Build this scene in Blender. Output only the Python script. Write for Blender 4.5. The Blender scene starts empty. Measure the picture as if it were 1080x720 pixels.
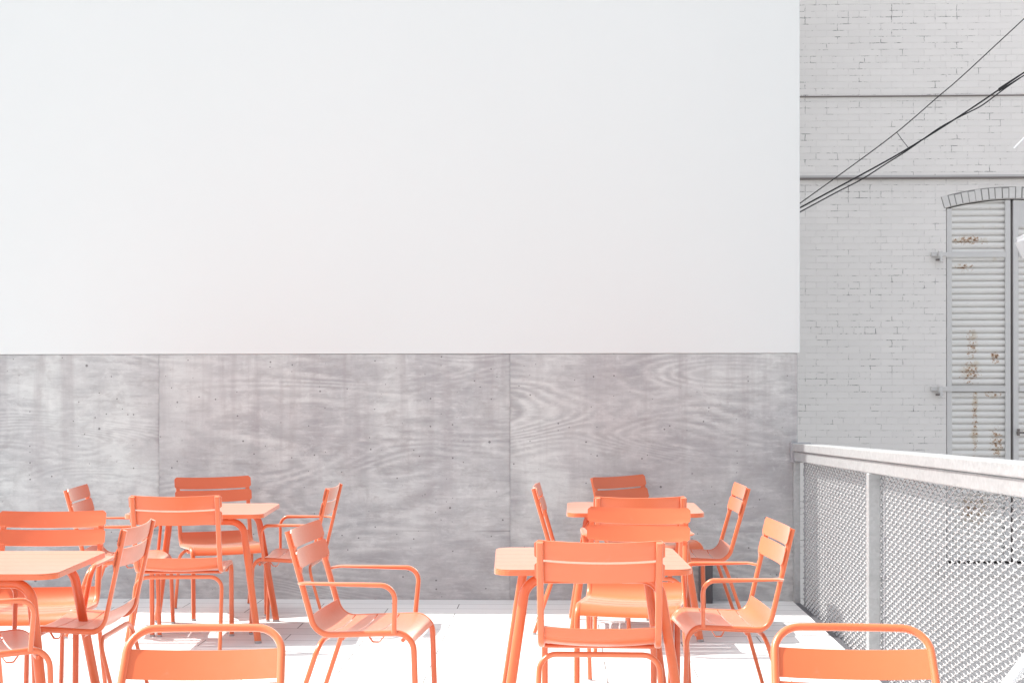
import bpy, bmesh, math, random
from mathutils import Vector, Matrix
random.seed(7)
R = math.radians
sc = bpy.context.scene
COL = sc.collection

# ---------------------------------------------------------------- camera, sky, sun, exposure
CAM_H = 1.47
YAW = math.atan(50/1500)
cd = bpy.data.cameras.new('camera'); cam = bpy.data.objects.new('camera', cd); COL.objects.link(cam)
cam.location = (0, 0, CAM_H); cam.rotation_euler = (R(90), R(0.05), YAW)
cd.sensor_width = 36; cd.lens = 50; cd.shift_y = 48/1080; cd.clip_end = 2000; cd.clip_start = 0.05
sc.camera = cam

SUN_DIR = Vector((-0.74, 0.072, 1.0)).normalized()          # towards the sun: left, a touch behind the wall
w = bpy.data.worlds.new('World'); sc.world = w; w.use_nodes = True
nt = w.node_tree; bg = nt.nodes['Background']
sky = nt.nodes.new('ShaderNodeTexSky'); sky.sky_type = 'NISHITA'; sky.sun_disc = False
sky.sun_elevation = math.asin(SUN_DIR.z); sky.sun_rotation = math.atan2(SUN_DIR.x, SUN_DIR.y)
sky.air_density = 1.0; sky.dust_density = 3.0; sky.ozone_density = 0.6
hs = nt.nodes.new('ShaderNodeHueSaturation'); hs.inputs['Saturation'].default_value = 0.30      # pale, hazy summer sky
nt.links.new(sky.outputs[0], hs.inputs['Color']); nt.links.new(hs.outputs[0], bg.inputs[0]); bg.inputs[1].default_value = 0.15
sl = bpy.data.lights.new('sun', 'SUN'); sl.energy = 3.6; sl.angle = R(0.55); sl.color = (1.0, 0.975, 0.92)
so = bpy.data.objects.new('sun', sl); COL.objects.link(so)
so.rotation_euler = SUN_DIR.to_track_quat('Z', 'Y').to_euler(); so.location = (-6, 2, 12)
sc.view_settings.view_transform = 'Standard'; sc.view_settings.look = 'None'
sc.view_settings.gamma = 1; sc.view_settings.use_curve_mapping = False
sc.view_settings.exposure = 1.0

# ---------------------------------------------------------------- helpers
def tag(o, label=None, cat=None, group=None, kind=None):
    if label: o['label'] = label
    if cat: o['category'] = cat
    if group: o['group'] = group
    if kind: o['kind'] = kind
    return o

def empty(name, loc=(0, 0, 0), rz=0.0):
    o = bpy.data.objects.new(name, None); COL.objects.link(o)
    o.empty_display_size = 0.2; o.location = loc; o.rotation_euler = (0, 0, rz)
    return o

def link(name, bm, mats, parent=None, smooth=None, bevel=0.0):
    bmesh.ops.recalc_face_normals(bm, faces=bm.faces)
    me = bpy.data.meshes.new(name); bm.to_mesh(me); bm.free()
    for m in (mats if isinstance(mats, (list, tuple)) else [mats]): me.materials.append(m)
    o = bpy.data.objects.new(name, me); COL.objects.link(o)
    if parent: o.parent = parent
    if smooth is not None:
        me.polygons.foreach_set('use_smooth', [True]*len(me.polygons))
        try: me.set_sharp_from_angle(angle=R(smooth))
        except Exception: pass
    if bevel:
        b = o.modifiers.new('bevel', 'BEVEL'); b.width = bevel; b.segments = 2; b.limit_method = 'ANGLE'; b.angle_limit = R(40)
    return o

def box(bm, x0, x1, y0, y1, z0, z1, mi=0):
    v = [bm.verts.new((x, y, z)) for z in (z0, z1) for y in (y0, y1) for x in (x0, x1)]
    for q in ((0,1,3,2),(4,6,7,5),(0,4,5,1),(2,3,7,6),(0,2,6,4),(1,5,7,3)):
        f = bm.faces.new([v[i] for i in q]); f.material_index = mi

def fillet(pts, rads, seg=7):
    """round the inner corners of a polyline"""
    pts = [Vector(p) for p in pts]; out = [pts[0]]
    for i in range(1, len(pts)-1):
        p, r = pts[i], rads[i-1]
        a = (pts[i-1]-p); b = (pts[i+1]-p); la, lb = a.length, b.length
        a.normalize(); b.normalize(); ang = a.angle(b)
        if r <= 0 or ang > math.pi-0.02: out.append(p); continue
        d = min(r/math.tan(ang/2), la*0.49, lb*0.49); rr = d*math.tan(ang/2)
        c = p + (a+b).normalized()*(rr/math.sin(ang/2))
        s, e = p+a*d-c, p+b*d-c
        tot = s.angle(e)
        for k in range(seg+1):
            t = k/seg; out.append(c + (s*math.sin((1-t)*tot) + e*math.sin(t*tot))/math.sin(tot))
    out.append(pts[-1]); return out

def sweep(bm, path, wa, hb, side=None, n=10, sq=2.6, mi=0, taper=None):
    """tube of superellipse section along path; `side` keeps one axis of the section fixed. wa is the half width along it"""
    path = [Vector(p) for p in path]; rings = []
    prev = None; L = [0]
    for i in range(1, len(path)): L.append(L[-1]+(path[i]-path[i-1]).length)
    for i, p in enumerate(path):
        t = (path[min(i+1, len(path)-1)]-path[max(i-1, 0)]).normalized()
        if side is not None: u = Vector(side)
        elif prev is not None: u = prev
        else: u = Vector((0, 0, 1)) if abs(t.z) < 0.9 else Vector((1, 0, 0))
        u = (u - t*u.dot(t))
        if u.length < 1e-4: u = prev
        u = u.normalized(); prev = u; v = t.cross(u)
        a, b = wa, hb
        if taper: a, b = taper(L[i]/L[-1])
        ring = []
        for k in range(n):
            th = 2*math.pi*(k+0.5)/n; c, s = math.cos(th), math.sin(th)
            cx = math.copysign(abs(c)**(2/sq), c); sy = math.copysign(abs(s)**(2/sq), s)
            ring.append(bm.verts.new(p + u*(a*cx) + v*(b*sy)))
        rings.append(ring)
    for i in range(len(rings)-1):
        for k in range(n):
            f = bm.faces.new((rings[i][k], rings[i][(k+1) % n], rings[i+1][(k+1) % n], rings[i+1][k])); f.material_index = mi
    for r_ in (rings[0], list(reversed(rings[-1]))):
        f = bm.faces.new(r_); f.material_index = mi

def copy_tree(o, parent=None):
    c = o.copy(); COL.objects.link(c); c.parent = parent
    for ch in list(o.children): copy_tree(ch, c)
    return c

# ---------------------------------------------------------------- materials
class NT:
    def __init__(s, name):
        s.m = bpy.data.materials.new(name); s.m.use_nodes = True; s.t = s.m.node_tree
        s.b = s.t.nodes['Principled BSDF']
    def n(s, typ, **kw):
        nd = s.t.nodes.new('ShaderNode'+typ)
        for k, v in kw.items():
            if k.startswith('i_'): nd.inputs[k[2:].replace('_', ' ')].default_value = v
            else: setattr(nd, k, v)
        return nd
    def l(s, a, b): s.t.links.new(a, b)
    def coord(s, scale=(1, 1, 1), loc=(0, 0, 0)):
        tc = s.n('TexCoord'); mp = s.n('Mapping'); mp.inputs['Scale'].default_value = scale; mp.inputs['Location'].default_value = loc
        s.l(tc.outputs['Object'], mp.inputs[0]); return mp.outputs[0]
    def noise(s, vec, scale, detail=4, rough=0.5, dist=0.0):
        nd = s.n('TexNoise'); nd.inputs['Scale'].default_value = scale; nd.inputs['Detail'].default_value = detail
        nd.inputs['Roughness'].default_value = rough; nd.inputs['Distortion'].default_value = dist
        s.l(vec, nd.inputs['Vector']); return nd.outputs['Fac']
    def ramp(s, fac, stops, interp='LINEAR'):
        nd = s.n('ValToRGB'); cr = nd.color_ramp; cr.interpolation = interp
        while len(cr.elements) < len(stops): cr.elements.new(0.5)
        for e, (p, c) in zip(cr.elements, stops):
            e.position = p; e.color = (c, c, c, 1) if isinstance(c, (int, float)) else (*c, 1)
        s.l(fac, nd.inputs[0]); return nd.outputs[0]
    def mix(s, fac, a, b, mode='MIX'):
        nd = s.n('MixRGB', blend_type=mode)
        for inp, v in ((nd.inputs[0], fac), (nd.inputs[1], a), (nd.inputs[2], b)):
            if isinstance(v, (int, float)): inp.default_value = v if inp == nd.inputs[0] else (v, v, v, 1)
            elif isinstance(v, tuple): inp.default_value = (*v, 1)
            else: s.l(v, inp)
        return nd.outputs[0]
    def math(s, op, a, b=0.0, c=0.0):
        nd = s.n('Math', operation=op)
        for i, v in enumerate((a, b, c)):
            if isinstance(v, (int, float)): nd.inputs[i].default_value = v
            else: s.l(v, nd.inputs[i])
        return nd.outputs[0]
    def bump(s, h, strength=0.3, dist=0.01):
        nd = s.n('Bump'); nd.inputs['Strength'].default_value = strength; nd.inputs['Distance'].default_value = dist
        s.l(h, nd.inputs['Height']); s.l(nd.outputs[0], s.b.inputs['Normal']); return nd
    def col(s, c):
        if isinstance(c, tuple): s.b.inputs['Base Color'].default_value = (*c, 1)
        else: s.l(c, s.b.inputs['Base Color'])
    def rough(s, v):
        if isinstance(v, (int, float)): s.b.inputs['Roughness'].default_value = v
        else: s.l(v, s.b.inputs['Roughness'])

def orange_paint(name, base, seed=0.0):
    m = NT(name); v = m.coord(loc=(seed, seed*2, 0))
    n1 = m.noise(v, 6, 3); n2 = m.noise(v, 60, 3)
    c = m.mix(m.ramp(n1, [(0.35, 0.0), (0.7, 1.0)]), base, tuple(min(1, x*1.04+0.002) for x in base))
    dust = m.ramp(m.noise(v, 14, 6, 0.7), [(0.62, 0.0), (0.80, 0.14)])
    c = m.mix(dust, c, tuple(x*0.6+0.35 for x in base))
    m.col(c); m.rough(m.ramp(n2, [(0.3, 0.30), (0.7, 0.38)]))
    m.b.inputs['Specular IOR Level'].default_value = 0.5
    m.b.inputs['Coat Weight'].default_value = 0.35; m.b.inputs['Coat Roughness'].default_value = 0.18
    m.b.inputs['Sheen Weight'].default_value = 0.95; m.b.inputs['Sheen Roughness'].default_value = 0.35     # pale sheen put in for surfaces washed out by strong sun
    m.b.inputs['Sheen Tint'].default_value = (1.0, 0.90, 0.79, 1)
    return m.m
ORANGE = orange_paint('orange_powder_coat', (0.65, 0.138, 0.046))

m = NT('grey_plastic'); m.col((0.35, 0.34, 0.34)); m.rough(0.6); CAP = m.m

def galvanized(name, base, metallic=0.35, rough=0.45):
    m = NT(name); v = m.coord()
    vo = m.n('TexVoronoi', feature='F1'); vo.inputs['Scale'].default_value = 60; m.l(v, vo.inputs['Vector'])
    sp = m.ramp(vo.outputs['Color'], [(0.1, 0.0), (0.9, 1.0)])
    c = m.mix(sp, tuple(x*0.9 for x in base), tuple(min(1, x*1.06) for x in base))
    st = m.ramp(m.noise(m.coord((3, 3, 12)), 2.2, 6, 0.65), [(0.52, 0.0), (0.75, 0.45)])
    c = m.mix(st, c, tuple(x*0.66 for x in base))
    m.col(c); m.b.inputs['Metallic'].default_value = metallic; m.rough(rough)
    m.bump(m.noise(v, 90, 3), 0.08, 0.002); return m.m
GALV = galvanized('galvanized_steel', (0.43, 0.44, 0.445))
MESHM = galvanized('galvanized_wire', (0.50, 0.495, 0.50), 0.1, 0.5)
GALVD = galvanized('dull_steel', (0.36, 0.36, 0.38), 0.4, 0.5)

# white porcelain pavers
m = NT('white_pavers')
v = m.coord((1, 1, 1), (0.22, 0.17, 0))
br = m.n('TexBrick'); br.offset = 0.5; br.squash = 1
br.inputs['Scale'].default_value = 1; br.inputs['Brick Width'].default_value = 0.92; br.inputs['Row Height'].default_value = 0.2
br.inputs['Mortar Size'].default_value = 0.003; br.inputs['Mortar Smooth'].default_value = 0.15; br.inputs['Bias'].default_value = 0
br.inputs['Color1'].default_value = (0.74, 0.75, 0.75, 1); br.inputs['Color2'].default_value = (0.68, 0.69, 0.69, 1); br.inputs['Mortar'].default_value = (0.20, 0.195, 0.19, 1)
m.l(v, br.inputs['Vector'])
c = m.mix(m.ramp(m.noise(v, 2.0, 6, 0.7), [(0.3, 0.0), (0.8, 0.25)]), br.outputs['Color'], (0.54, 0.53, 0.52))
c = m.mix(m.ramp(m.noise(v, 35, 3, 0.6), [(0.68, 0.0), (0.74, 0.35)]), c, (0.36, 0.345, 0.33))
c = m.mix(m.math('MULTIPLY', br.outputs['Fac'], m.ramp(m.noise(v, 1.7, 3), [(0.35, 0.25), (0.6, 1.0)])), c, (0.10, 0.095, 0.09))
m.col(c); m.rough(0.6)
h = m.math('SUBTRACT', m.math('MULTIPLY', m.noise(v, 120, 4, 0.6), 0.25), br.outputs['Fac'])
m.bump(h, 0.5, 0.003); PAVER = m.m

# board-formed concrete
m = NT('formed_concrete')
P = m.coord()
sx = m.n('SeparateXYZ'); m.l(P, sx.inputs[0]); X, Z = sx.outputs['X'], sx.outputs['Z']
pan = m.math('FLOOR', m.math('DIVIDE', m.math('ADD', X, 0.34+24.5), 2.45))          # sheet index
cmb = m.n('CombineXYZ'); m.l(X, cmb.inputs[0]); m.l(m.math('MULTIPLY', pan, 3.7), cmb.inputs[1]); m.l(Z, cmb.inputs[2])
def mapv(scale):
    mp = m.n('Mapping'); mp.inputs['Scale'].default_value = scale; m.l(cmb.outputs[0], mp.inputs[0]); return mp.outputs[0]
big = m.noise(mapv((0.50, 1, 1.9)), 1.0, 1.2, 0.3, 0.6)
warp = m.noise(mapv((1.2, 1, 9)), 1.6, 3, 0.5)
fine = m.noise(mapv((2.2, 1, 13)), 2.4, 6, 0.68, 0.25)
grain = m.math('SINE', m.math('ADD', m.math('MULTIPLY', big, 150), m.math('ADD', m.math('MULTIPLY', warp, 6.0), m.math('MULTIPLY', fine, 3.0))))
grain = m.ramp(m.math('ADD', m.math('MULTIPLY', grain, 0.5), 0.5), [(0.0, 0.0), (0.6, 0.5), (1.0, 1.0)])
gmask = m.ramp(m.noise(mapv((0.8, 1, 1.6)), 1.5, 3, 0.6), [(0.40, 0.0), (0.62, 1.0)])
cloud = m.noise(mapv((1.0, 1, 1.0)), 2.1, 7, 0.66, 0.3)
blot = m.noise(mapv((1.5, 1, 2.2)), 3.4, 8, 0.76, 0.3)
vert = m.noise(mapv((9, 1, 0.55)), 1.0, 5, 0.6, 0.15)
patch = m.noise(mapv((0.7, 1, 0.9)), 0.9, 4, 0.55, 0.4)
c = m.ramp(cloud, [(0.30, (0.385, 0.38, 0.40)), (0.47, (0.50, 0.50, 0.51)), (0.56, (0.56, 0.565, 0.565)), (0.70, (0.68, 0.685, 0.68))])
c = m.mix(m.ramp(patch, [(0.38, 0.0), (0.62, 0.45)]), c, m.ramp(cloud, [(0.35, (0.36, 0.345, 0.365)), (0.65, (0.54, 0.53, 0.54))]))
c = m.mix(m.math('MULTIPLY', gmask, m.ramp(blot, [(0.35, 0.30), (0.55, 0.58)])), c, m.mix(grain, (0.36, 0.355, 0.37), (0.72, 0.72, 0.715)))
c = m.mix(m.ramp(fine, [(0.36, 0.45), (0.47, 0.0)]), c, (0.34, 0.33, 0.345))
c = m.mix(m.ramp(fine, [(0.53, 0.0), (0.67, 0.42)]), c, (0.76, 0.76, 0.755))
c = m.mix(m.ramp(blot, [(0.52, 0.0), (0.64, 0.50)]), c, (0.36, 0.34, 0.345))
c = m.mix(m.ramp(blot, [(0.30, 0.55), (0.46, 0.0)]), c, (0.78, 0.785, 0.78))
c = m.mix(m.ramp(patch, [(0.30, 0.35), (0.48, 0.0)]), c, (0.74, 0.745, 0.74))
hi = m.ramp(m.math('DIVIDE', Z, 1.7), [(0.05, 0.2), (0.35, 0.3), (0.8, 0.8), (1.0, 1.0)])       # more run-off marks towards the top
c = m.mix(m.math('MULTIPLY', hi, m.ramp(vert, [(0.49, 0.0), (0.66, 0.48)])), c, (0.35, 0.315, 0.33))
pinkm = m.ramp(m.noise(mapv((0.9, 1, 0.8)), 1.3, 3), [(0.45, 0.0), (0.65, 0.25)])
c = m.mix(pinkm, c, (0.46, 0.42, 0.435))
# sheet joints, ragged
fx = m.math('ABSOLUTE', m.math('SUBTRACT', m.math('FRACT', m.math('DIVIDE', m.math('ADD', X, 0.34+24.5+1.225), 2.45)), 0.5))
jl = m.ramp(fx, [(0.0, 1.0), (0.0012, 0.9), (0.003, 0.0)])
jw = m.ramp(fx, [(0.0, 0.30), (0.008, 0.22), (0.04, 0.0)])
jn = m.ramp(m.noise(mapv((1, 1, 2.5)), 2.0, 4, 0.6), [(0.35, 0.25), (0.6, 1.0)])
c = m.mix(m.math('MULTIPLY', jw, jn), c, (0.27, 0.255, 0.265))
c = m.mix(m.math('MULTIPLY', jl, m.math('MULTIPLY', jn, 0.38)), c, (0.22, 0.21, 0.22))
zj = m.math('ABSOLUTE', m.math('SUBTRACT', Z, 0.475))
c = m.mix(m.math('MULTIPLY', m.ramp(zj, [(0.0, 1.0), (0.003, 0.8), (0.007, 0.0)]), m.ramp(m.noise(mapv((1, 1, 1)), 0.9, 3), [(0.48, 0.0), (0.6, 0.6)])), c, (0.2, 0.19, 0.2))
def holes(scale, r, seed):
    mp = m.n('Mapping'); mp.inputs['Location'].default_value = (seed, seed, seed); m.l(P, mp.inputs[0])
    fl = m.n('VectorMath', operation='MULTIPLY'); fl.inputs[1].default_value = (1, 0, 1); m.l(mp.outputs[0], fl.inputs[0])
    vo = m.n('TexVoronoi', feature='F1'); vo.inputs['Scale'].default_value = scale; m.l(fl.outputs[0], vo.inputs['Vector'])
    sep = m.n('SeparateColor'); m.l(vo.outputs['Color'], sep.inputs[0])
    rr = m.math('MULTIPLY', m.math('POWER', sep.outputs[0], 4.0), r)
    return m.math('LESS_THAN', vo.outputs['Distance'], rr)
hm = m.math('MAXIMUM', m.math('MAXIMUM', holes(5.5, 0.055, 3.1), holes(11, 0.10, 8.3)), holes(26, 0.17, 1.7))
c = m.mix(m.math('MULTIPLY', hm, 0.75), c, (0.13, 0.12, 0.125))
m.col(m.mix(1.0, c, (0.885, 0.90, 0.89), 'MULTIPLY')); m.rough(0.85)
hh = m.math('ADD', m.math('MULTIPLY', fine, 0.5), m.math('MULTIPLY', cloud, 0.7))
hh = m.math('SUBTRACT', hh, m.math('MULTIPLY', m.math('MAXIMUM', hm, jl), 1.2))
m.bump(hh, 0.35, 0.006); CONC = m.m

# smooth white render of the upper wall
m = NT('white_stucco'); P2 = m.coord()
c = m.mix(m.ramp(m.noise(P2, 0.5, 3, 0.5), [(0.3, 0.0), (0.7, 1.0)]), (0.648, 0.672, 0.670), (0.660, 0.682, 0.680))
m.col(c); m.rough(0.9); m.bump(m.noise(P2, 220, 3, 0.6), 0.08, 0.002); STUCCO = m.m

# painted brick: courses, chipped joints, header rows
def brick_mat(name, tone):
    m = NT(name); P = m.coord()
    s3 = m.n('SeparateXYZ'); m.l(P, s3.inputs[0])
    wob = m.noise(P, 1.6, 2); 
    zz = m.math('ADD', s3.outputs['Z'], m.math('MULTIPLY', m.math('SUBTRACT', wob, 0.5), 0.012))
    jig = m.noise(P, 22, 3, 0.6)
    zz = m.math('ADD', zz, m.math('MULTIPLY', m.math('SUBTRACT', jig, 0.5), 0.012))
    xx = m.math('ADD', s3.outputs['X'], m.math('MULTIPLY', m.math('SUBTRACT', jig, 0.5), 0.02))
    cb = m.n('CombineXYZ'); m.l(xx, cb.inputs[0]); m.l(zz, cb.inputs[1])
    def bricks(wd):
        b = m.n('TexBrick'); b.offset = 0.5; b.inputs['Scale'].default_value = 1
        b.inputs['Brick Width'].default_value = wd; b.inputs['Row Height'].default_value = 0.0675
        b.inputs['Mortar Size'].default_value = 0.0038; b.inputs['Mortar Smooth'].default_value = 0.6
        b.inputs['Color1'].default_value = (0, 0, 0, 1); b.inputs['Color2'].default_value = (1, 1, 1, 1); b.inputs['Mortar'].default_value = (.5, .5, .5, 1)
        m.l(cb.outputs[0], b.inputs['Vector']); return b
    st, hd = bricks(0.225), bricks(0.1125)
    row = m.math('FLOOR', m.math('DIVIDE', zz, 0.0675))
    ish = m.math('LESS_THAN', m.math('ABSOLUTE', m.math('SUBTRACT', m.math('FLOORED_MODULO', row, 7.0), 2.0)), 0.5)
    mort = m.mix(ish, st.outputs['Fac'], hd.outputs['Fac']); tint = m.mix(ish, st.outputs['Color'], hd.outputs['Color'])
    c = m.mix(m.math('MULTIPLY', tint, 1.0), tuple(x*0.955 for x in tone), tone)
    c = m.mix(m.ramp(m.noise(P, 1.1, 5, 0.6), [(0.35, 0.3), (0.65, 0.0)]), c, tuple(x*0.86 for x in tone))
    c = m.mix(m.math('MULTIPLY', mort, m.ramp(m.noise(P, 2.6, 5, 0.75), [(0.46, 0.0), (0.70, 0.30)])), c, tuple(x*0.42 for x in tone))
    chip = m.math('MULTIPLY', m.math('MULTIPLY', mort, m.ramp(m.noise(P, 0.9, 3, 0.6), [(0.40, 0.25), (0.55, 1.0)])), m.ramp(m.noise(P, 5, 6, 0.8), [(0.51, 0.0), (0.60, 1.0)]))
    c = m.mix(chip, c, (0.10, 0.095, 0.09))
    pit = m.ramp(m.noise(P, 26, 4, 0.7), [(0.71, 0.0), (0.74, 0.8)])
    c = m.mix(pit, c, (0.16, 0.15, 0.145))
    m.col(c); m.rough(0.7)
    h = m.math('SUBTRACT', m.math('ADD', m.math('MULTIPLY', m.noise(P, 70, 4, 0.6), 0.25), m.math('MULTIPLY', tint, 0.25)), m.math('MULTIPLY', mort, 1.0))
    m.bump(h, 0.5, 0.006); return m.m
BRICK = brick_mat('painted_brick', (0.86, 0.825, 0.80))
m = NT('painted_brick_plain'); Pb = m.coord()
m.col(m.mix(m.noise(Pb, 20, 5, 0.7), (0.62, 0.60, 0.585), (0.80, 0.78, 0.76))); m.rough(0.75); m.bump(m.noise(Pb, 60, 4, 0.6), 0.5, 0.006); VOUS = m.m
m = NT('dark_joint'); m.col((0.30, 0.29, 0.28)); m.rough(0.95); JOINT = m.m
m = NT('dark_metal_ledge_shade'); m.col((0.20, 0.175, 0.165)); m.rough(0.7); METAL_SHADE = m.m  # dark metal of the fittings, also paints the shadow lines of the ledges
m = NT('painted_band'); Pq = m.coord(); m.col(m.mix(m.noise(Pq, 4, 5, 0.7), (0.50, 0.48, 0.475), (0.62, 0.61, 0.605))); m.rough(0.7); BAND = m.m

def shutter_mat(name, spots):
    m = NT(name); P = m.coord()
    c = m.mix(m.noise(P, 3, 5, 0.6), (0.76, 0.74, 0.715), (0.86, 0.845, 0.825))
    mask = None
    s3 = m.n('SeparateXYZ'); m.l(P, s3.inputs[0])
    for (cx_, cz_, rx, rz) in spots:
        dx = m.math('DIVIDE', m.math('SUBTRACT', s3.outputs['X'], cx_), rx); dz = m.math('DIVIDE', m.math('SUBTRACT', s3.outputs['Z'], cz_), rz)
        d = m.math('ADD', m.math('MULTIPLY', dx, dx), m.math('MULTIPLY', dz, dz))
        k = m.math('SUBTRACT', 1.0, d); mask = k if mask is None else m.math('MAXIMUM', mask, k)
    mask = m.math('MAXIMUM', mask, -0.6)
    nn = m.noise(P, 34, 5, 0.75)
    a = m.math('ADD', nn, m.math('MULTIPLY', mask, 0.13))
    c = m.mix(m.ramp(m.math('ADD', m.noise(P, 9, 4, 0.6), m.math('MULTIPLY', mask, 0.16)), [(0.55, 0.0), (0.75, 0.55)]), c, (0.62, 0.53, 0.40))
    c = m.mix(m.ramp(a, [(0.62, 0.0), (0.67, 0.9)]), c, (0.42, 0.22, 0.09))
    c = m.mix(m.ramp(a, [(0.70, 0.0), (0.74, 1.0)]), c, (0.12, 0.065, 0.04))
    m.col(c); m.rough(0.6); m.bump(m.noise(P, 40, 4), 0.25, 0.004); return m.m
SHUT = shutter_mat('painted_shutter', [(0.27, 1.62, 0.13, 0.15), (0.28, 1.90, 0.07, 0.20), (0.52, 1.78, 0.05, 0.10), (0.50, 1.40, 0.11, 0.06), (0.25, 3.00, 0.20, 0.06), (0.20, 2.72, 0.12, 0.06), (0.53, 0.88, 0.08, 0.20), (0.31, 1.10, 0.035, 0.45), (0.3, 0.2, 0.2, 0.2), (1.1, 0.72, 0.1, 0.1)])
m = NT('shutter_frame_paint'); Pf = m.coord(); m.col(m.mix(m.noise(Pf, 8, 5, 0.7), (0.60, 0.59, 0.58), (0.71, 0.695, 0.685))); m.rough(0.6); SHFR = m.m
m = NT('black_cable'); m.col((0.02, 0.02, 0.022)); m.rough(0.6); CABLE = m.m
m = NT('white_enamel'); m.col((0.86, 0.87, 0.88)); m.rough(0.3); ENAMEL = m.m
m = NT('opal_diffuser'); m.col((0.82, 0.83, 0.85)); m.rough(0.15); OPAL = m.m
m = NT('dark_box_paint'); m.col((0.09, 0.09, 0.10)); m.rough(0.5); DARK = m.m
m = NT('pale_box_lid'); m.col((0.62, 0.61, 0.66)); m.rough(0.5); LID = m.m
m = NT('alley_asphalt'); Pa = m.coord(); m.col(m.mix(m.noise(Pa, 0.8, 6, 0.7), (0.30, 0.297, 0.295), (0.40, 0.397, 0.395))); m.rough(0.9); ALLEY = m.m
m = NT('slab_edge_concrete'); Pe = m.coord(); m.col(m.mix(m.noise(Pe, 3, 6, 0.7), (0.36, 0.355, 0.36), (0.46, 0.455, 0.455))); m.rough(0.85); SLAB = m.m

def unproj(px, py, dist):
    """a point at view depth dist on the ray of a photo pixel (used only to lay the place out)"""
    f = Vector((-math.sin(YAW), math.cos(YAW), 0)); r = Vector((math.cos(YAW), math.sin(YAW), 0))
    return Vector((0, 0, CAM_H)) + dist*(f + r*((px-540)/1500) + Vector((0, 0, 1))*((408-py)/1500))

# ---------------------------------------------------------------- setting
WALL_Y = 9.83
EDGE_X = 1.60                      # terrace edge under the fence
ALLEY_Z = -3.2
bm = bmesh.new(); box(bm, -400, 400, -400, 400, ALLEY_Z-0.2, ALLEY_Z)
tag(link('ground', bm, ALLEY), kind='structure')
bm = bmesh.new(); box(bm, -6.2, EDGE_X, -5, WALL_Y-0.002, -0.04, 0.0)
tag(link('terrace', bm, PAVER), kind='structure')
bm = bmesh.new(); box(bm, -6.2, EDGE_X+0.14, -5, WALL_Y-0.002, ALLEY_Z+0.002, -0.044)
tag(link('terrace_slab', bm, SLAB), kind='structure')
bm = bmesh.new(); box(bm, EDGE_X+0.002, EDGE_X+0.045, -5, WALL_Y-0.004, -0.038, -0.006)  # dark strip painting in the shaded gap between paving and fence
tag(link('edge_gap_shade', bm, DARK), kind='structure')

# concrete lower wall, 3 mm behind the white face above it
WALL_R = unproj(838, 500, 9.9).x
bm = bmesh.new(); box(bm, -12, WALL_R, WALL_Y, WALL_Y+0.3, ALLEY_Z+0.003, 1.700)
o = link('concrete_wall', bm, CONC, bevel=0.006)
tag(o, 'low grey board-marked concrete wall running behind the orange chairs', 'wall')
# white upper wall: a building that reaches back behind the terrace
bm = bmesh.new()
box(bm, -14, WALL_R+0.016, WALL_Y-0.004, WALL_Y+4.2, 1.7012, 8.1)
box(bm, -14, WALL_R-0.02, WALL_Y+0.304, WALL_Y+4.19, ALLEY_Z+0.004, 1.7005)
wb = empty('white_building', (-6, WALL_Y+2, ALLEY_Z))
o = link('wall', bm, STUCCO, bevel=0.004); o.parent = wb; o.matrix_parent_inverse = Matrix.Translation(wb.location).inverted()
bm = bmesh.new(); box(bm, -14.05, WALL_R+0.05, WALL_Y-0.04, WALL_Y+4.25, 8.102, 8.16)
o = link('coping', bm, ENAMEL); o.parent = wb; o.matrix_parent_inverse = Matrix.Translation(wb.location).inverted()
tag(wb, 'tall blank white rendered wall above the concrete', 'building')

# ---------------------------------------------------------------- brick building beyond the alley
BY = 15.0
bx0 = unproj(998, 400, 14.857)
bb = empty('brick_building', (bx0.x, BY+0.0, 0.0))
def rel(o, p=bb): o.parent = p; return o
# local coordinates from here on: x from the left edge of the window, y into the wall, z world height
WZ0, WZ1 = -0.38, 3.335            # window foot and springing of the arch
WW = 1.36                         # window width
bm = bmesh.new()
arc_n = 18
def arch_z(x):                    # segmental arch above the opening
    return WZ1 + 0.095*(1-((x-WW/2)/(WW/2))**2)
xs = [-0.0 + WW*i/arc_n for i in range(arc_n+1)]
def quad(bm, pts, mi=0):
    f = bm.faces.new([bm.verts.new(p) for p in pts]); f.material_index = mi; return f
X0, X1, ZB, ZT = -12.0, 8.0, ALLEY_Z, 9.0
quad(bm, [(X0, 0, ZB), (0, 0, ZB), (0, 0, ZT), (X0, 0, ZT)])
quad(bm, [(WW, 0, ZB), (X1, 0, ZB), (X1, 0, ZT), (WW, 0, ZT)])
quad(bm, [(0, 0, ZB), (WW, 0, ZB), (WW, 0, WZ0), (0, 0, WZ0)])
for i in range(arc_n):
    a, b = xs[i], xs[i+1]
    quad(bm, [(a, 0, arch_z(a)), (b, 0, arch_z(b)), (b, 0, ZT), (a, 0, ZT)])
    quad(bm, [(a, 0, arch_z(a)), (a, 0.22, arch_z(a)), (b, 0.22, arch_z(b)), (b, 0, arch_z(b))])
quad(bm, [(0, 0, WZ0), (0, 0.22, WZ0), (0, 0.22, WZ1), (0, 0, WZ1)])
quad(bm, [(WW, 0, WZ0), (WW, 0, WZ1), (WW, 0.22, WZ1), (WW, 0.22, WZ0)])
quad(bm, [(X0, 0, ZB), (X0, 0, ZT), (X0, 6, ZT), (X0, 6, ZB)]); quad(bm, [(X1, 0, ZB), (X1, 6, ZB), (X1, 6, ZT), (X1, 0, ZT)])
quad(bm, [(X0, 0, ZT), (X1, 0, ZT), (X1, 6, ZT), (X0, 6, ZT)]); quad(bm, [(X0, 6, ZB), (X0, 6, ZT), (X1, 6, ZT), (X1, 6, ZB)])
rel(link('wall', bm, BRICK))
tag(bb, 'grey painted brick building with a rusty shuttered window across the alley', 'building')
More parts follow.
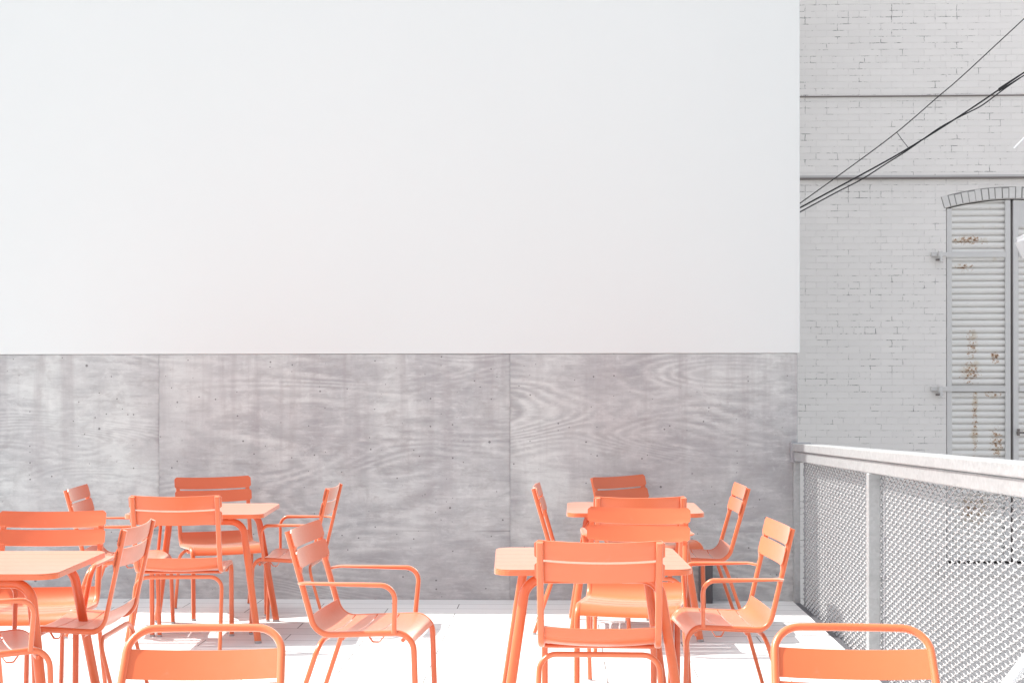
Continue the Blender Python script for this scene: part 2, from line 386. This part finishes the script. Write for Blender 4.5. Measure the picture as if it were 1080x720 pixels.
# two string courses, their shadow lines put in as dark strips
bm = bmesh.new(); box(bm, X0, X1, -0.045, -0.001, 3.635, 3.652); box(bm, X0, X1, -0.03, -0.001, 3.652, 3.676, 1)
rel(link('ledge', bm, [METAL_SHADE, BAND]))
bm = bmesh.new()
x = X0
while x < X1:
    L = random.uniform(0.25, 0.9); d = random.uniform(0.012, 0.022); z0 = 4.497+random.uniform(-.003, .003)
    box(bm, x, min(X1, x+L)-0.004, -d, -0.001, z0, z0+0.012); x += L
rel(link('ledge', bm, METAL_SHADE))
# window
wn = empty('window', (0, 0, 0)); wn.parent = bb
def corrug(bm, x0, x1, z0, ztop, y, pitch=0.068, amp=0.017):
    nx = 10; n = int((3.5-z0)/pitch*14); prev = None
    for i in range(n+1):
        row = []
        for k in range(nx+1):
            x = x0+(x1-x0)*k/nx; z = min(z0+(3.5-z0)*i/n, ztop(x)); ph = ((z/pitch) % 1.0)
            d = 0.018*math.sin(math.pi*min(1, ph/0.78))**0.6 if ph < 0.78 else -0.022*math.sin(math.pi*(ph-0.78)/0.22)
            row.append(bm.verts.new((x, y-d, z)))
        if prev:
            for k in range(nx):
                if row[k].co.z-prev[k].co.z > 1e-5 or row[k+1].co.z-prev[k+1].co.z > 1e-5:
                    bm.faces.new((prev[k], prev[k+1], row[k+1], row[k]))
        prev = row
def shutter(x0, x1, plain_top):
    s = bmesh.new(); yy = 0.055
    f = bmesh.new()
    def zt(x): return arch_z(x)-0.012
    box(f, x0, x0+0.055, yy-0.035, yy+0.03, WZ0+0.03, zt(x0+0.02)); box(f, x1-0.055, x1, yy-0.035, yy+0.03, WZ0+0.03, zt(x1-0.02))
    box(f, x0+0.056, x1-0.056, yy-0.033, yy+0.03, WZ0+0.03, WZ0+0.075)
    for z in (1.42, 2.82): box(f, x0-0.03 if x0 < 0.1 else x0+0.056, x1-0.056, yy-0.052, yy-0.036, z, z+0.055)
    if plain_top:
        n = 8
        for i in range(n):
            a, b = x0+0.056+(x1-x0-0.112)*i/n, x0+0.056+(x1-x0-0.112)*(i+1)/n
            quad(f, [(a, yy-0.028, 3.14), (b, yy-0.028, 3.14), (b, yy-0.028, zt(b)), (a, yy-0.028, zt(a))])
    corrug(s, x0+0.05, x1-0.05, WZ0+0.05, (lambda x: 3.16) if plain_top else zt, yy)
    link('shutter', s, SHUT, wn, smooth=60)
    link('shutter_frame', f, SHFR, wn, bevel=0.003)
shutter(0.012, 0.672, False); shutter(0.70, WW-0.012, True)
bm = bmesh.new()
quad(bm, [(0, 0.2, WZ0), (WW, 0.2, WZ0), (WW, 0.2, WZ1+0.2), (0, 0.2, WZ1+0.2)])
link('lining', bm, JOINT, wn)
bm = bmesh.new(); box(bm, -0.08, WW+0.08, -0.05, 0.2, WZ0-0.12, WZ0-0.002)
link('sill', bm, VOUS, wn, bevel=0.005)
# arch of voussoirs, two rings of header bricks
bm = bmesh.new(); bj = bmesh.new()
rad = ((WW/2)**2+0.095**2)/(2*0.095); zc = WZ1+0.095-rad; half = math.asin((WW/2+0.02)/rad)
nv = 21
for i in range(nv):
    a0 = -half+2*half*i/nv+random.uniform(0.0008, 0.0034); a1 = -half+2*half*(i+1)/nv-random.uniform(0.0008, 0.0034)
    j = random.uniform(-0.012, 0.010); r0, r1 = rad+0.004, rad+0.118+j; d = -0.006-random.uniform(0, 0.005)
    pts = [(WW/2+r*math.sin(a), zc+r*math.cos(a)) for r, a in ((r0, a0), (r0, a1), (r1, a1), (r1, a0))]
    fr = [bm.verts.new((p[0], d, p[1])) for p in pts]; bk = [bm.verts.new((p[0], 0.03, p[1])) for p in pts]
    bm.faces.new(fr)
    for k in range(4): bm.faces.new((fr[k], fr[(k+1) % 4], bk[(k+1) % 4], bk[k]))
for i in range(24):
    a0 = -half+2*half*i/24; a1 = -half+2*half*(i+1)/24
    pts = [(WW/2+r*math.sin(a), zc+r*math.cos(a)) for r, a in ((rad+0.002, a0), (rad+0.002, a1), (rad+0.124, a1), (rad+0.124, a0))]
    quad(bj, [(p[0], -0.0015, p[1]) for p in pts])
link('arch', bm, VOUS, wn, bevel=0.003); link('arch_joint', bj, JOINT, wn)
for z in (1.447, 2.85):
    bm = bmesh.new()
    box(bm, -0.16, 0.0, -0.035, -0.001, z-0.022, z+0.020); box(bm, -0.095, -0.055, -0.075, -0.036, z-0.05, z+0.03)
    sweep(bm, [(-0.075, -0.09, z-0.085), (-0.075, -0.09, z-0.03)], 0.016, 0.016, n=8)
    box(bm, -0.12, -0.05, -0.07, -0.036, z-0.07, z-0.051, 1)
    link('hinge', bm, [SHFR, METAL_SHADE], wn, bevel=0.003)
bm = bmesh.new(); box(bm, 0.675, 0.697, 0.06, 0.07, WZ0+0.03, WZ1); box(bm, 0.73, 0.80, -0.02, 0.01, 0.98, 1.0); box(bm, 0.735, 0.75, -0.03, 0.01, 0.96, 1.03)
link('latch', bm, METAL_SHADE, wn)

# ---------------------------------------------------------------- cables strung across the alley
def cable(name, px, depth0, depth1, r, label, mat=CABLE, ext=True):
    x0, x1 = px[0][0], px[-1][0]; pts = []
    for (a, b) in px:
        t = (a-x0)/(x1-x0); pts.append(unproj(a, b, depth0+(depth1-depth0)*t))
    if ext:
        pts.append(pts[-1]+(pts[-1]-pts[-2]).normalized()*4.0)
        pts.insert(0, pts[0]-(pts[1]-pts[0])*0.04)
    # smooth
    out = []
    for i in range(len(pts)-1):
        p0, p1, p2, p3 = pts[max(i-1, 0)], pts[i], pts[i+1], pts[min(i+2, len(pts)-1)]
        for k in range(6):
            t = k/6
            out.append(0.5*((2*p1)+(p2-p0)*t+(2*p0-5*p1+4*p2-p3)*t*t+(3*p1-p0-3*p2+p3)*t**3))
    out.append(pts[-1])
    bm = bmesh.new(); sweep(bm, out, r, r, n=6, sq=2)
    return tag(link(name, bm, mat, smooth=60), label, 'cable', 'cables crossing the alley')
cable('overhead_cable', [(840, 217.5), (900.6, 174), (946, 140), (988.5, 103.6), (1016, 80), (1082, 19)], 12.0, 11.5, 0.0045,
      'thin single black cable running highest across the brick wall')
cable('overhead_cable', [(840, 221.5), (880, 200), (920, 178.5), (958, 157), (1017, 120), (1076, 80), (1090, 71)], 12.0, 11.5, 0.0070,
      'thick black cable, upper one of the twisted pair crossing the brick')
cable('overhead_cable', [(840, 226), (880, 204.5), (909, 189.5), (935, 173), (958, 158.5), (990, 136), (1012, 124), (1024, 118), (1037, 111), (1060, 94), (1079, 81), (1092, 73)], 11.96, 11.46, 0.0055,
      'slack black cable sagging below its pair at the left, near the white wall')
cable('cable_tie', [(946.5, 140.5), (951, 147), (958, 156)], 11.8, 11.8, 0.0028,
      'short wire tie hanging from the highest cable down to the pair', ext=False)

# ---------------------------------------------------------------- lamp that just enters the picture on the right
lp = unproj(1112, 300, 9.4)
lamp = empty('street_lamp', (lp.x, lp.y, ALLEY_Z))
def lpt(px, py): 
    p = unproj(px, py, 9.4); return (p.x-lp.x, p.y-lp.y, p.z-ALLEY_Z)
bm = bmesh.new(); sweep(bm, [(0, 0, 0), (0, 0, 6.3)], 0.05, 0.05, n=16, sq=2, taper=lambda t: (0.075-0.035*t, 0.075-0.035*t))
link('pole', bm, ENAMEL, lamp, smooth=50)
bm = bmesh.new(); sweep(bm, fillet([lpt(1112, 112), lpt(1104, 122), lpt(1069.5, 157)], [0.05]), 0.006, 0.006, n=8, sq=2)
link('bracket', bm, ENAMEL, lamp, smooth=50)
bm = bmesh.new()
a = Vector(lpt(1077, 250)); 
box(bm, -0.02, 0.30, -0.14, 0.14, -0.165, 0.0)
bmesh.ops.bevel(bm, geom=bm.edges[:], offset=0.025, segments=3, affect='EDGES')
bmesh.ops.rotate(bm, verts=bm.verts, cent=(0, 0, 0), matrix=Matrix.Rotation(R(-28), 3, 'Y'))
bmesh.ops.translate(bm, verts=bm.verts, vec=a)
link('lamp_head', bm, ENAMEL, lamp, smooth=50)
bm = bmesh.new(); box(bm, 0.02, 0.26, -0.11, 0.11, -0.176, -0.1655)
bmesh.ops.rotate(bm, verts=bm.verts, cent=(0, 0, 0), matrix=Matrix.Rotation(R(-28), 3, 'Y')); bmesh.ops.translate(bm, verts=bm.verts, vec=a)
link('diffuser', bm, OPAL, lamp)
tag(lamp, 'white street lamp whose tilted head enters at the right of the shutters', 'street lamp')

# ---------------------------------------------------------------- fence
FX = 1.672                         # plane of the wire mesh
RISE = 0.0254                      # the rail climbs a little towards the viewer
def rail_top(y): return 1.083 + RISE*(WALL_Y-y)
FY0, FY1 = 2.6, WALL_Y-0.006
fence = empty('fence', (FX, FY1, 0))
def fpart(o): o.parent = fence; o.matrix_parent_inverse = Matrix.Translation(fence.location).inverted(); return o
# capping rail: a steel channel, sheared to follow the climb
bm = bmesh.new()
def shear(bm, sx=0):
    for v in bm.verts: v.co.z += RISE*(WALL_Y-v.co.y)
box(bm, FX-0.085, FX+0.035, FY0, FY1, 1.030, 1.083)
box(bm, FX-0.072, FX+0.022, FY0, FY1, 0.962, 1.0285)
shear(bm)
fpart(link('top_rail', bm, GALV, bevel=0.006))
bm = bmesh.new(); box(bm, FX-0.092, FX+0.042, FY1-0.075, FY1+0.001, 0.955, 1.089); fpart(link('wall_bracket', bm, GALVD, bevel=0.005))
bm = bmesh.new(); box(bm, FX-0.012, FX+0.03, FY0, FY1, -0.075, -0.047); fpart(link('bottom_rail', bm, GALVD, bevel=0.004))
ys = [WALL_Y-0.035, unproj(922, 600, 7.36).y, unproj(922, 600, 7.36).y-2.8]
ys.append(ys[-1]-2.2)
for i, y in enumerate(ys):
    bm = bmesh.new(); hz = 0.961+RISE*(WALL_Y-y)
    if i == 0:
        box(bm, FX-0.070, FX-0.030, y-0.026, y+0.026, -0.15, hz)
        for k in range(5): box(bm, FX-0.076, FX-0.071, y-0.015, y-0.002, 0.12+k*0.19, 0.135+k*0.19)
    else:
        box(bm, FX-0.080, FX-0.020, y-0.027, y+0.027, -0.15, hz)
    fpart(link('post', bm, GALV, bevel=0.004))
for i, y in enumerate(ys[:3]):
    bm = bmesh.new(); yy = y-0.055
    sweep(bm, [(FX-0.004, yy, -0.02), (FX-0.004, yy, 0.955+RISE*(WALL_Y-yy))], 0.004, 0.008, side=(1, 0, 0), n=8)
    for k in range(5): box(bm, FX-0.011, FX+0.004, yy-0.012, yy+0.012, 0.08+k*0.2, 0.10+k*0.2)
    fpart(link('tension_bar', bm, GALVD))
# woven wire: zig-zag wires hooked through each other
MW, MH = 0.092, 0.037
bm = bmesh.new(); y = FY0+0.04; k = 0
while y < FY1-0.05:
    top = 0.956+RISE*(WALL_Y-y); z = -0.045; pts = []; j = 0
    while z < top:
        side = 1 if (j+k) % 2 == 0 else -1
        jx = random.uniform(-0.0012, 0.0012)
        yy = y+side*MW*0.27
        pts.append((FX+side*0.004+jx, yy, z)); pts.append((FX-side*0.004+jx, yy-side*0.004, z+MH*0.14))
        z += MH/2; j += 1
    sweep(bm, pts, 0.0035, 0.0035, n=5, sq=2)
    y += MW/2; k += 1
fpart(link('wire_mesh', bm, MESHM, smooth=80))
tag(fence, 'galvanised wire mesh fence with a flat steel rail along the terrace edge', 'fence')

# stair handrail outside the fence, lower right
h0, h1 = unproj(1052, 735, 4.95), unproj(1094, 680, 5.1)
hr = empty('handrail', (h0.x, h0.y, ALLEY_Z))
bm = bmesh.new(); A, B = h0-(h1-h0)*3.0, h1+(h1-h0)*2.2
off = Vector((h0.x, h0.y, ALLEY_Z))
sweep(bm, [A-off, B-off], 0.020, 0.020, n=14, sq=2); link('rail', bm, ENAMEL, hr, smooth=50)
for q in (A+(B-A)*0.04, A+(B-A)*0.96):
    bm = bmesh.new(); q = q-off; sweep(bm, [(q.x, q.y, 0), (q.x, q.y, q.z)], 0.02, 0.02, n=12, sq=2); link('post', bm, ENAMEL, hr, smooth=50)
tag(hr, 'sloping white tube handrail seen through the wire mesh', 'handrail')

# service box at the foot of the wall
q = unproj(743, 633, 9.72)
sb = empty('service_box', (q.x, WALL_Y-0.09, 0))
bm = bmesh.new(); box(bm, -0.035, 0.050, -0.035, 0.085, 0.0, 0.265); link('cabinet', bm, DARK, sb, bevel=0.005)
bm = bmesh.new(); box(bm, -0.040, 0.056, -0.042, 0.087, 0.267, 0.292); link('lid', bm, LID, sb, bevel=0.004)
bm = bmesh.new(); sweep(bm, [(-0.012, -0.055, 0), (-0.012, -0.055, 0.20), (-0.012, -0.035, 0.22)], 0.008, 0.008, n=10, sq=2); link('conduit', bm, GALV, sb, smooth=60)
tag(sb, 'small dark service box with a pale lid at the concrete wall foot', 'box')

# ---------------------------------------------------------------- slatted chairs
HW = 0.233                                     # half width between the side frames
def side_path():
    return fillet([(0, 0.228, 0.004), (0, 0.213, 0.450), (0, -0.215, 0.432), (0, -0.340, 0.865)], [0.075, 0.085], 9)
SP = side_path()
SL = [0]
for i in range(1, len(SP)): SL.append(SL[-1]+(SP[i]-SP[i-1]).length)
def at_s(s):
    for i in range(len(SL)-1):
        if s <= SL[i+1] or i == len(SL)-2:
            t = (s-SL[i])/(SL[i+1]-SL[i]); p = SP[i].lerp(SP[i+1], t); d = (SP[i+1]-SP[i]).normalized(); break
    nrm = Vector((0, -d.z, d.y)) * -1      # towards the sitter's side (up on the seat, forward on the back)
    nrm = Vector((0, d.z, -d.y))
    return p, nrm
def slats(bm, ranges, hw, off, sag, th=0.005, rc=0.012, nx=12):
    for (s0, s1) in ranges:
        ns = max(3, int((s1-s0)/0.012)); top = []; bot = []
        for i in range(ns+1):
            s = s0+(s1-s0)*i/ns; p, nr = at_s(s)
            e = min(s-s0, s1-s); inset = 0.0
            if e < rc: inset = rc-math.sqrt(max(0, rc*rc-(rc-e)**2))
            rt, rb = [], []
            for k in range(nx+1):
                u = -1+2*k/nx; x = u*(hw-inset)
                dd = off - sag*(1-u*u)
                c = Vector((x, 0, 0))+p+nr*dd
                rt.append(bm.verts.new(c)); rb.append(bm.verts.new(c-nr*th))
            top.append(rt); bot.append(rb)
        for i in range(ns):
            for k in range(nx):
                bm.faces.new((top[i][k], top[i][k+1], top[i+1][k+1], top[i+1][k]))
                bm.faces.new((bot[i][k], bot[i+1][k], bot[i+1][k+1], bot[i][k+1]))
        for k in range(nx):
            bm.faces.new((top[0][k], bot[0][k], bot[0][k+1], top[0][k+1])); bm.faces.new((top[ns][k], top[ns][k+1], bot[ns][k+1], bot[ns][k]))
        for i in range(ns):
            bm.faces.new((top[i][0], top[i+1][0], bot[i+1][0], bot[i][0])); bm.faces.new((top[i][nx], bot[i][nx], bot[i+1][nx], top[i+1][nx]))

def make_chair(name, armed):
    t = empty(name)
    LT = SL[-1]
    for s in (-1, 1):
        bm = bmesh.new()
        sweep(bm, [p+Vector((s*HW, 0, 0)) for p in SP], 0.0135, 0.0125, side=(1, 0, 0), n=12, sq=3.2)
        fr = link('side_frame', bm, ORANGE, t, smooth=45)
        bm = bmesh.new(); sweep(bm, [(s*HW, 0.228, -0.0), (s*HW, 0.228, 0.012)], 0.0145, 0.0135, side=(1, 0, 0), n=12, sq=3)
        link('foot_cap', bm, CAP, fr)
    # seat: four broad slats that follow the frame, the first rolling over the front, the last up into the back
    iz = 0.385
    bm = bmesh.new()
    tot = [(0.400, 0.560), (0.568, 0.664), (0.672, 0.768), (0.776, 0.905)]
    slats(bm, tot, HW-0.0115, 0.010, 0.012, th=0.005, rc=0.0)
    link('seat', bm, ORANGE, t, smooth=40)
    bm = bmesh.new()
    slats(bm, [(LT-0.078, LT+0.002), (LT-0.168, LT-0.088)], 0.256, 0.020, 0.028, th=0.005, rc=0.016)
    for s in (-1, 1):                       # lugs that hold the slats to the uprights
        for ss in (LT-0.083, LT-0.172):
            p, nr = at_s(ss); q = p+nr*0.012
            box(bm, s*HW-0.011, s*HW+0.011, q.y-0.004, q.y+0.004, q.z-0.012, q.z+0.012)
    link('backrest', bm, ORANGE, t, smooth=40)
    # rear legs: one tube bent to an upside-down U
    bm = bmesh.new()
    pth = fillet([(-0.248, -0.335, 0.004), (-0.240, -0.197, 0.402), (0.240, -0.197, 0.402), (0.248, -0.335, 0.004)], [0.07, 0.07], 8)
    sweep(bm, pth, 0.011, 0.011, side=(0, 1, 0.35), n=12, sq=2.4)
    rl = link('rear_leg_frame', bm, ORANGE, t, smooth=45)
    for s in (-1, 1):
        bm = bmesh.new(); sweep(bm, [(s*0.248, -0.336, 0), (s*0.248, -0.334, 0.012)], 0.0125, 0.0125, n=12, sq=2); link('foot_cap', bm, CAP, rl)
    bm = bmesh.new()                         # cross bar under the seat and the two stacking clips
    sweep(bm, [(-HW+0.01, 0.165, 0.415), (HW-0.01, 0.165, 0.415)], 0.009, 0.009, n=10, sq=2)
    sweep(bm, [(-HW+0.01, -0.10, 0.418), (HW-0.01, -0.10, 0.418)], 0.009, 0.009, n=10, sq=2)
    for s in (-1, 1):
        sweep(bm, fillet([(s*(HW-0.004), 0.085, 0.432), (s*(HW-0.004), 0.065, 0.407), (s*(HW-0.004), 0.035, 0.407), (s*(HW-0.004), 0.02, 0.428)], [0.008, 0.008], 3), 0.010, 0.003, side=(1, 0, 0), n=8)
    link('under_bar', bm, ORANGE, t, smooth=45)
    if armed:
        for s in (-1, 1):
            bm = bmesh.new()
            p = fillet([(s*(HW+0.010), -0.276, 0.650), (s*(HW+0.054), -0.235, 0.655), (s*(HW+0.056), 0.145, 0.652), (s*(HW+0.014), 0.132, 0.448)], [0.04, 0.060], 8)
            def tp(u): 
                k = max(0.0, 1-u/0.62)
                return (0.0115+0.0145*min(1, k*1.3)*(1 if u > 0.03 else 0.45), 0.0105-0.0045*min(1, k*2))
            sweep(bm, p, 0.012, 0.010, side=(1, 0, 0), n=12, sq=2.8, taper=tp)
            link('armrest', bm, ORANGE, t, smooth=45)
    return t

side_chair = make_chair('slatted_chair', False); arm_chair = make_chair('slatted_armchair', True)
used = set()
CG = 'orange slatted chairs around the tables'
def place(proto, x, y, deg, sy, label):
    if proto.name not in used: o = proto; used.add(proto.name)
    else: o = copy_tree(proto)
    o.location = (x, y, 0); o.rotation_euler = (0, 0, R(deg)); o.scale = (1, sy, 1)
    tag(o, label, 'armchair' if proto is arm_chair else 'chair', CG)
    return o
S_, A_ = side_chair, arm_chair
place(S_, 0.164, 5.889, -1.4, 1.0, 'orange slatted chair seen from behind at the near side of the right front table')
place(S_, 0.345, 6.80, 170.5, 0.94, 'orange slatted chair facing the viewer across the right front table')
place(A_, 0.425, 8.13, 3.0, 1.0, 'orange armchair seen from behind, pushed up to the right rear table')
place(S_, -2.157, 8.133, 4.4, 0.94, 'orange slatted chair seen from behind at the near side of the left rear table')
place(S_, -2.193, 9.199, 205.6, 0.97, 'orange slatted chair facing the viewer between the left rear table and the concrete wall')
place(A_, -2.428, 6.515, 186.0, 1.0, 'orange armchair facing the viewer beyond the left front table, at the left edge')
place(A_, -0.796, 6.152, -94.5, 0.97, 'orange armchair standing alone in the middle, turned to the right')
place(S_, -2.102, 6.198, 91.5, 0.75, 'orange slatted chair in profile at the right side of the left front table')
place(S_, 0.190, 8.700, -91.5, 1.0, 'orange slatted chair seen edge-on at the left side of the right rear table')
place(S_, 0.622, 9.385, -136.0, 1.0, 'dark shaded orange chair turned askew against the wall behind the right rear table')
place(A_, -2.602, 8.534, -84.1, 0.96, 'orange armchair at the left side of the left rear table')
place(A_, -1.649, 8.648, 89.3, 0.82, 'orange armchair at the right side of the left rear table')
place(A_, 0.703, 6.324, 93.5, 0.82, 'orange armchair at the right side of the right front table, beside the fence')
place(S_, 0.787, 8.746, 91.0, 0.99, 'orange slatted chair at the right side of the right rear table, near the fence')
place(A_, -2.275, 5.62, -62.0, 0.9, 'orange armchair cut off by the left edge, below the left front table')

# ---------------------------------------------------------------- tables
def rrect(h, r, n=7):
    out = []
    for (cx_, cy_, a0) in ((h-r, h-r, 0), (-h+r, h-r, 90), (-h+r, -h+r, 180), (h-r, -h+r, 270)):
        for k in range(n+1):
            a = R(a0+90*k/n); out.append((cx_+r*math.cos(a), cy_+r*math.sin(a)))
    return out
def clip(poly, y0, y1):
    for sgn, lim in ((1, y0), (-1, -y1)):
        out = []
        for i in range(len(poly)):
            a, b = poly[i], poly[(i+1) % len(poly)]
            da, db = sgn*a[1]-lim, sgn*b[1]-lim
            if da >= 0: out.append(a)
            if (da >= 0) != (db >= 0):
                t = da/(da-db); out.append((a[0]+(b[0]-a[0])*t, a[1]+(b[1]-a[1])*t))
        poly = out
    return poly
def prism(bm, poly, z0, z1):
    lo = [bm.verts.new((x, y, z0)) for x, y in poly]; hi = [bm.verts.new((x, y, z1)) for x, y in poly]
    bm.faces.new(hi); bm.faces.new(list(reversed(lo)))
    for i in range(len(poly)):
        j = (i+1) % len(poly); bm.faces.new((lo[i], lo[j], hi[j], hi[i]))
def make_table():
    t = empty('slatted_table'); h = 0.4
    bm = bmesh.new(); prism(bm, rrect(h, 0.075), 0.716, 0.7355)
    base = rrect(h-0.0015, 0.074); n = 6; st = 2*h/n
    for i in range(n):
        p = clip(base, -h+i*st+(0.0006 if i else 0), -h+(i+1)*st-(0.0006 if i < n-1 else 0))
        prism(bm, p, 0.7357, 0.740)
    link('table_top', bm, ORANGE, t, bevel=0.0012)
    for s in (-1, 1):
        bm = bmesh.new()
        p = fillet([(-h+0.028, s*(h-0.02), 0.004), (-h+0.13, s*(h-0.115), 0.690), (h-0.13, s*(h-0.115), 0.690), (h-0.028, s*(h-0.02), 0.004)], [0.085, 0.085], 9)
        sweep(bm, p, 0.0165, 0.0205, side=(0, 1, 0.1*s), n=14, sq=2.3)
        lf = link('leg_frame', bm, ORANGE, t, smooth=45)
        for q in (-1, 1):
            bm = bmesh.new(); sweep(bm, [(q*(h-0.028), s*(h-0.02), 0), (q*(h-0.029), s*(h-0.021), 0.013)], 0.0205, 0.0205, n=14, sq=2); link('foot_cap', bm, CAP, lf)
    bm = bmesh.new()
    bm.free()
    for s in (-1, 1):
        bm = bmesh.new(); box(bm, s*0.20-0.012, s*0.20+0.012, -h+0.10, h-0.10, 0.7035, 0.7145)
        link('brace', bm, ORANGE, t, bevel=0.002)
    return t
tb = make_table(); first = True
for (x, y, a, lab) in ((0.124, 6.094, 2.0, 'orange square table at the right front with a chair back across it'),
                       (0.445, 8.639, -0.6, 'orange square table at the right rear, half hidden behind chairs'),
                       (-2.129, 8.489, 3.5, 'orange square table at the left rear in front of the concrete wall'),
                       (-2.396, 5.886, 2.7, 'orange square table cut off by the left edge of the photo')):
    o = tb if first else copy_tree(tb); first = False
    o.location = (x, y, 0); o.rotation_euler = (0, 0, R(a)); tag(o, lab, 'table', 'orange square tables')

# ---------------------------------------------------------------- two tube-backed chairs in the foreground, facing the viewer
def make_tube_chair():
    t = empty('tubular_chair')              # front is +y, leaning back towards -y
    TL = 32                                  # lean of the back in degrees
    def bk(x, d): return (x, -0.13-d*math.sin(R(TL)), 0.43+d*math.cos(R(TL)))
    D = 0.413
    bm = bmesh.new()
    p = fillet([(-0.225, -0.30, 0.006), (-0.235, -0.125, 0.40), bk(-0.228, 0.05), bk(-0.2165, D), bk(0.2165, D), bk(0.228, 0.05), (0.235, -0.125, 0.40), (0.225, -0.30, 0.006)],
               [0.10, 0.02, 0.075, 0.075, 0.02, 0.10], 9)
    q = []
    for v in p:                              # the head of the loop bows backwards a little
        k = max(0, (v.z-0.62)/0.18); q.append(Vector((v.x, v.y-0.018*k*(1-(v.x/0.22)**2), v.z)))
    # resample the long top bar so that the bow shows
    out = []
    for i in range(len(q)-1):
        L = (q[i+1]-q[i]).length; m_ = max(1, int(L/0.05))
        for k in range(m_):
            a = p[i].lerp(p[i+1], k/m_); kk = max(0, (a.z-0.62)/0.18); out.append(Vector((a.x, a.y-0.018*kk*(1-(a.x/0.22)**2), a.z)))
    out.append(q[-1])
    sweep(bm, out, 0.0115, 0.0115, n=14, sq=2)
    link('back_frame', bm, ORANGE, t, smooth=45)
    def bslat(bm, d0, d1):
        n, nx = 7, 14; T, B = [], []
        for i in range(n+1):
            d = d0+(d1-d0)*i/n; hw = 0.228-0.0115*(d-0.05)/(D-0.05)-0.008
            rt, rb = [], []
            for k in range(nx+1):
                u = -1+2*k/nx; c = Vector(bk(u*hw, d)); c.y -= 0.024*(1-u*u); c.z -= 0.010*(1-u*u)
                rt.append(bm.verts.new(c+Vector((0, 0.002, 0)))); rb.append(bm.verts.new(c-Vector((0, 0.003, 0))))
            T.append(rt); B.append(rb)
        for i in range(n):
            for k in range(nx):
                bm.faces.new((T[i][k], T[i][k+1], T[i+1][k+1], T[i+1][k])); bm.faces.new((B[i][k], B[i+1][k], B[i+1][k+1], B[i][k+1]))
            bm.faces.new((T[i][0], T[i+1][0], B[i+1][0], B[i][0])); bm.faces.new((T[i][nx], B[i][nx], B[i+1][nx], T[i+1][nx]))
        for k in range(nx):
            bm.faces.new((T[0][k], B[0][k], B[0][k+1], T[0][k+1])); bm.faces.new((T[n][k], T[n][k+1], B[n][k+1], B[n][k]))
    bm = bmesh.new(); bslat(bm, 0.264, 0.353); bslat(bm, 0.160, 0.252); link('backrest', bm, ORANGE, t, smooth=40)
    bm = bmesh.new()
    p = fillet([(-0.22, 0.235, 0.006), (-0.22, 0.20, 0.435), (-0.22, -0.155, 0.415)], [0.07], 8)
    for s in (-1, 1): sweep(bm, [Vector((v.x*-s, v.y, v.z)) for v in p], 0.011, 0.011, side=(1, 0, 0), n=12, sq=2)
    sweep(bm, [(-0.21, 0.10, 0.415), (0.21, 0.10, 0.415)], 0.009, 0.009, n=10, sq=2); link('seat_frame', bm, ORANGE, t, smooth=45)
    bm = bmesh.new()
    for (a, b) in ((-0.12, -0.035), (-0.025, 0.06), (0.07, 0.165)):
        nx = 10; T = []
        for y in (a, b):
            T.append([bm.verts.new((-0.212+0.424*k/nx, y, 0.418+0.04*(y+0.12)+0.013-0.010*(1-(-1+2*k/nx)**2))) for k in range(nx+1)])
        Bt = [[bm.verts.new(v.co-Vector((0, 0, 0.005))) for v in r_] for r_ in T]
        for k in range(nx):
            bm.faces.new((T[0][k], T[0][k+1], T[1][k+1], T[1][k])); bm.faces.new((Bt[0][k], Bt[1][k], Bt[1][k+1], Bt[0][k+1]))
            bm.faces.new((T[0][k], Bt[0][k], Bt[0][k+1], T[0][k+1])); bm.faces.new((T[1][k], T[1][k+1], Bt[1][k+1], Bt[1][k]))
        for e in (0, nx): bm.faces.new((T[0][e], T[1][e], Bt[1][e], Bt[0][e]))
    link('seat', bm, ORANGE, t, smooth=40)
    for (x, y) in ((-0.225, -0.30), (0.225, -0.30), (-0.22, 0.235), (0.22, 0.235)):
        bm = bmesh.new(); sweep(bm, [(x, y, 0), (x, y, 0.013)], 0.013, 0.013, n=12, sq=2); link('foot_cap', bm, CAP, t)
    return t
tc = make_tube_chair()
ptop = unproj(217.5, 658, 4.07); qtop = unproj(897, 653, 4.07)
for i, (pt, a, lab) in enumerate(((ptop, 180+4, 'orange tube-framed chair back at the bottom left of the photo'),
                                  (qtop, 180-3, 'orange tube-framed chair back at the bottom right beside the fence'))):
    o = tc if i == 0 else copy_tree(tc)
    a = R(a); off = 0.349                     # the head of the loop sits 0.30 m behind the chair's origin
    o.location = (pt.x-off*math.sin(a), pt.y+off*math.cos(a), 0); o.rotation_euler = (0, 0, a)
    tag(o, lab, 'chair', 'orange tube-framed chairs in the foreground')
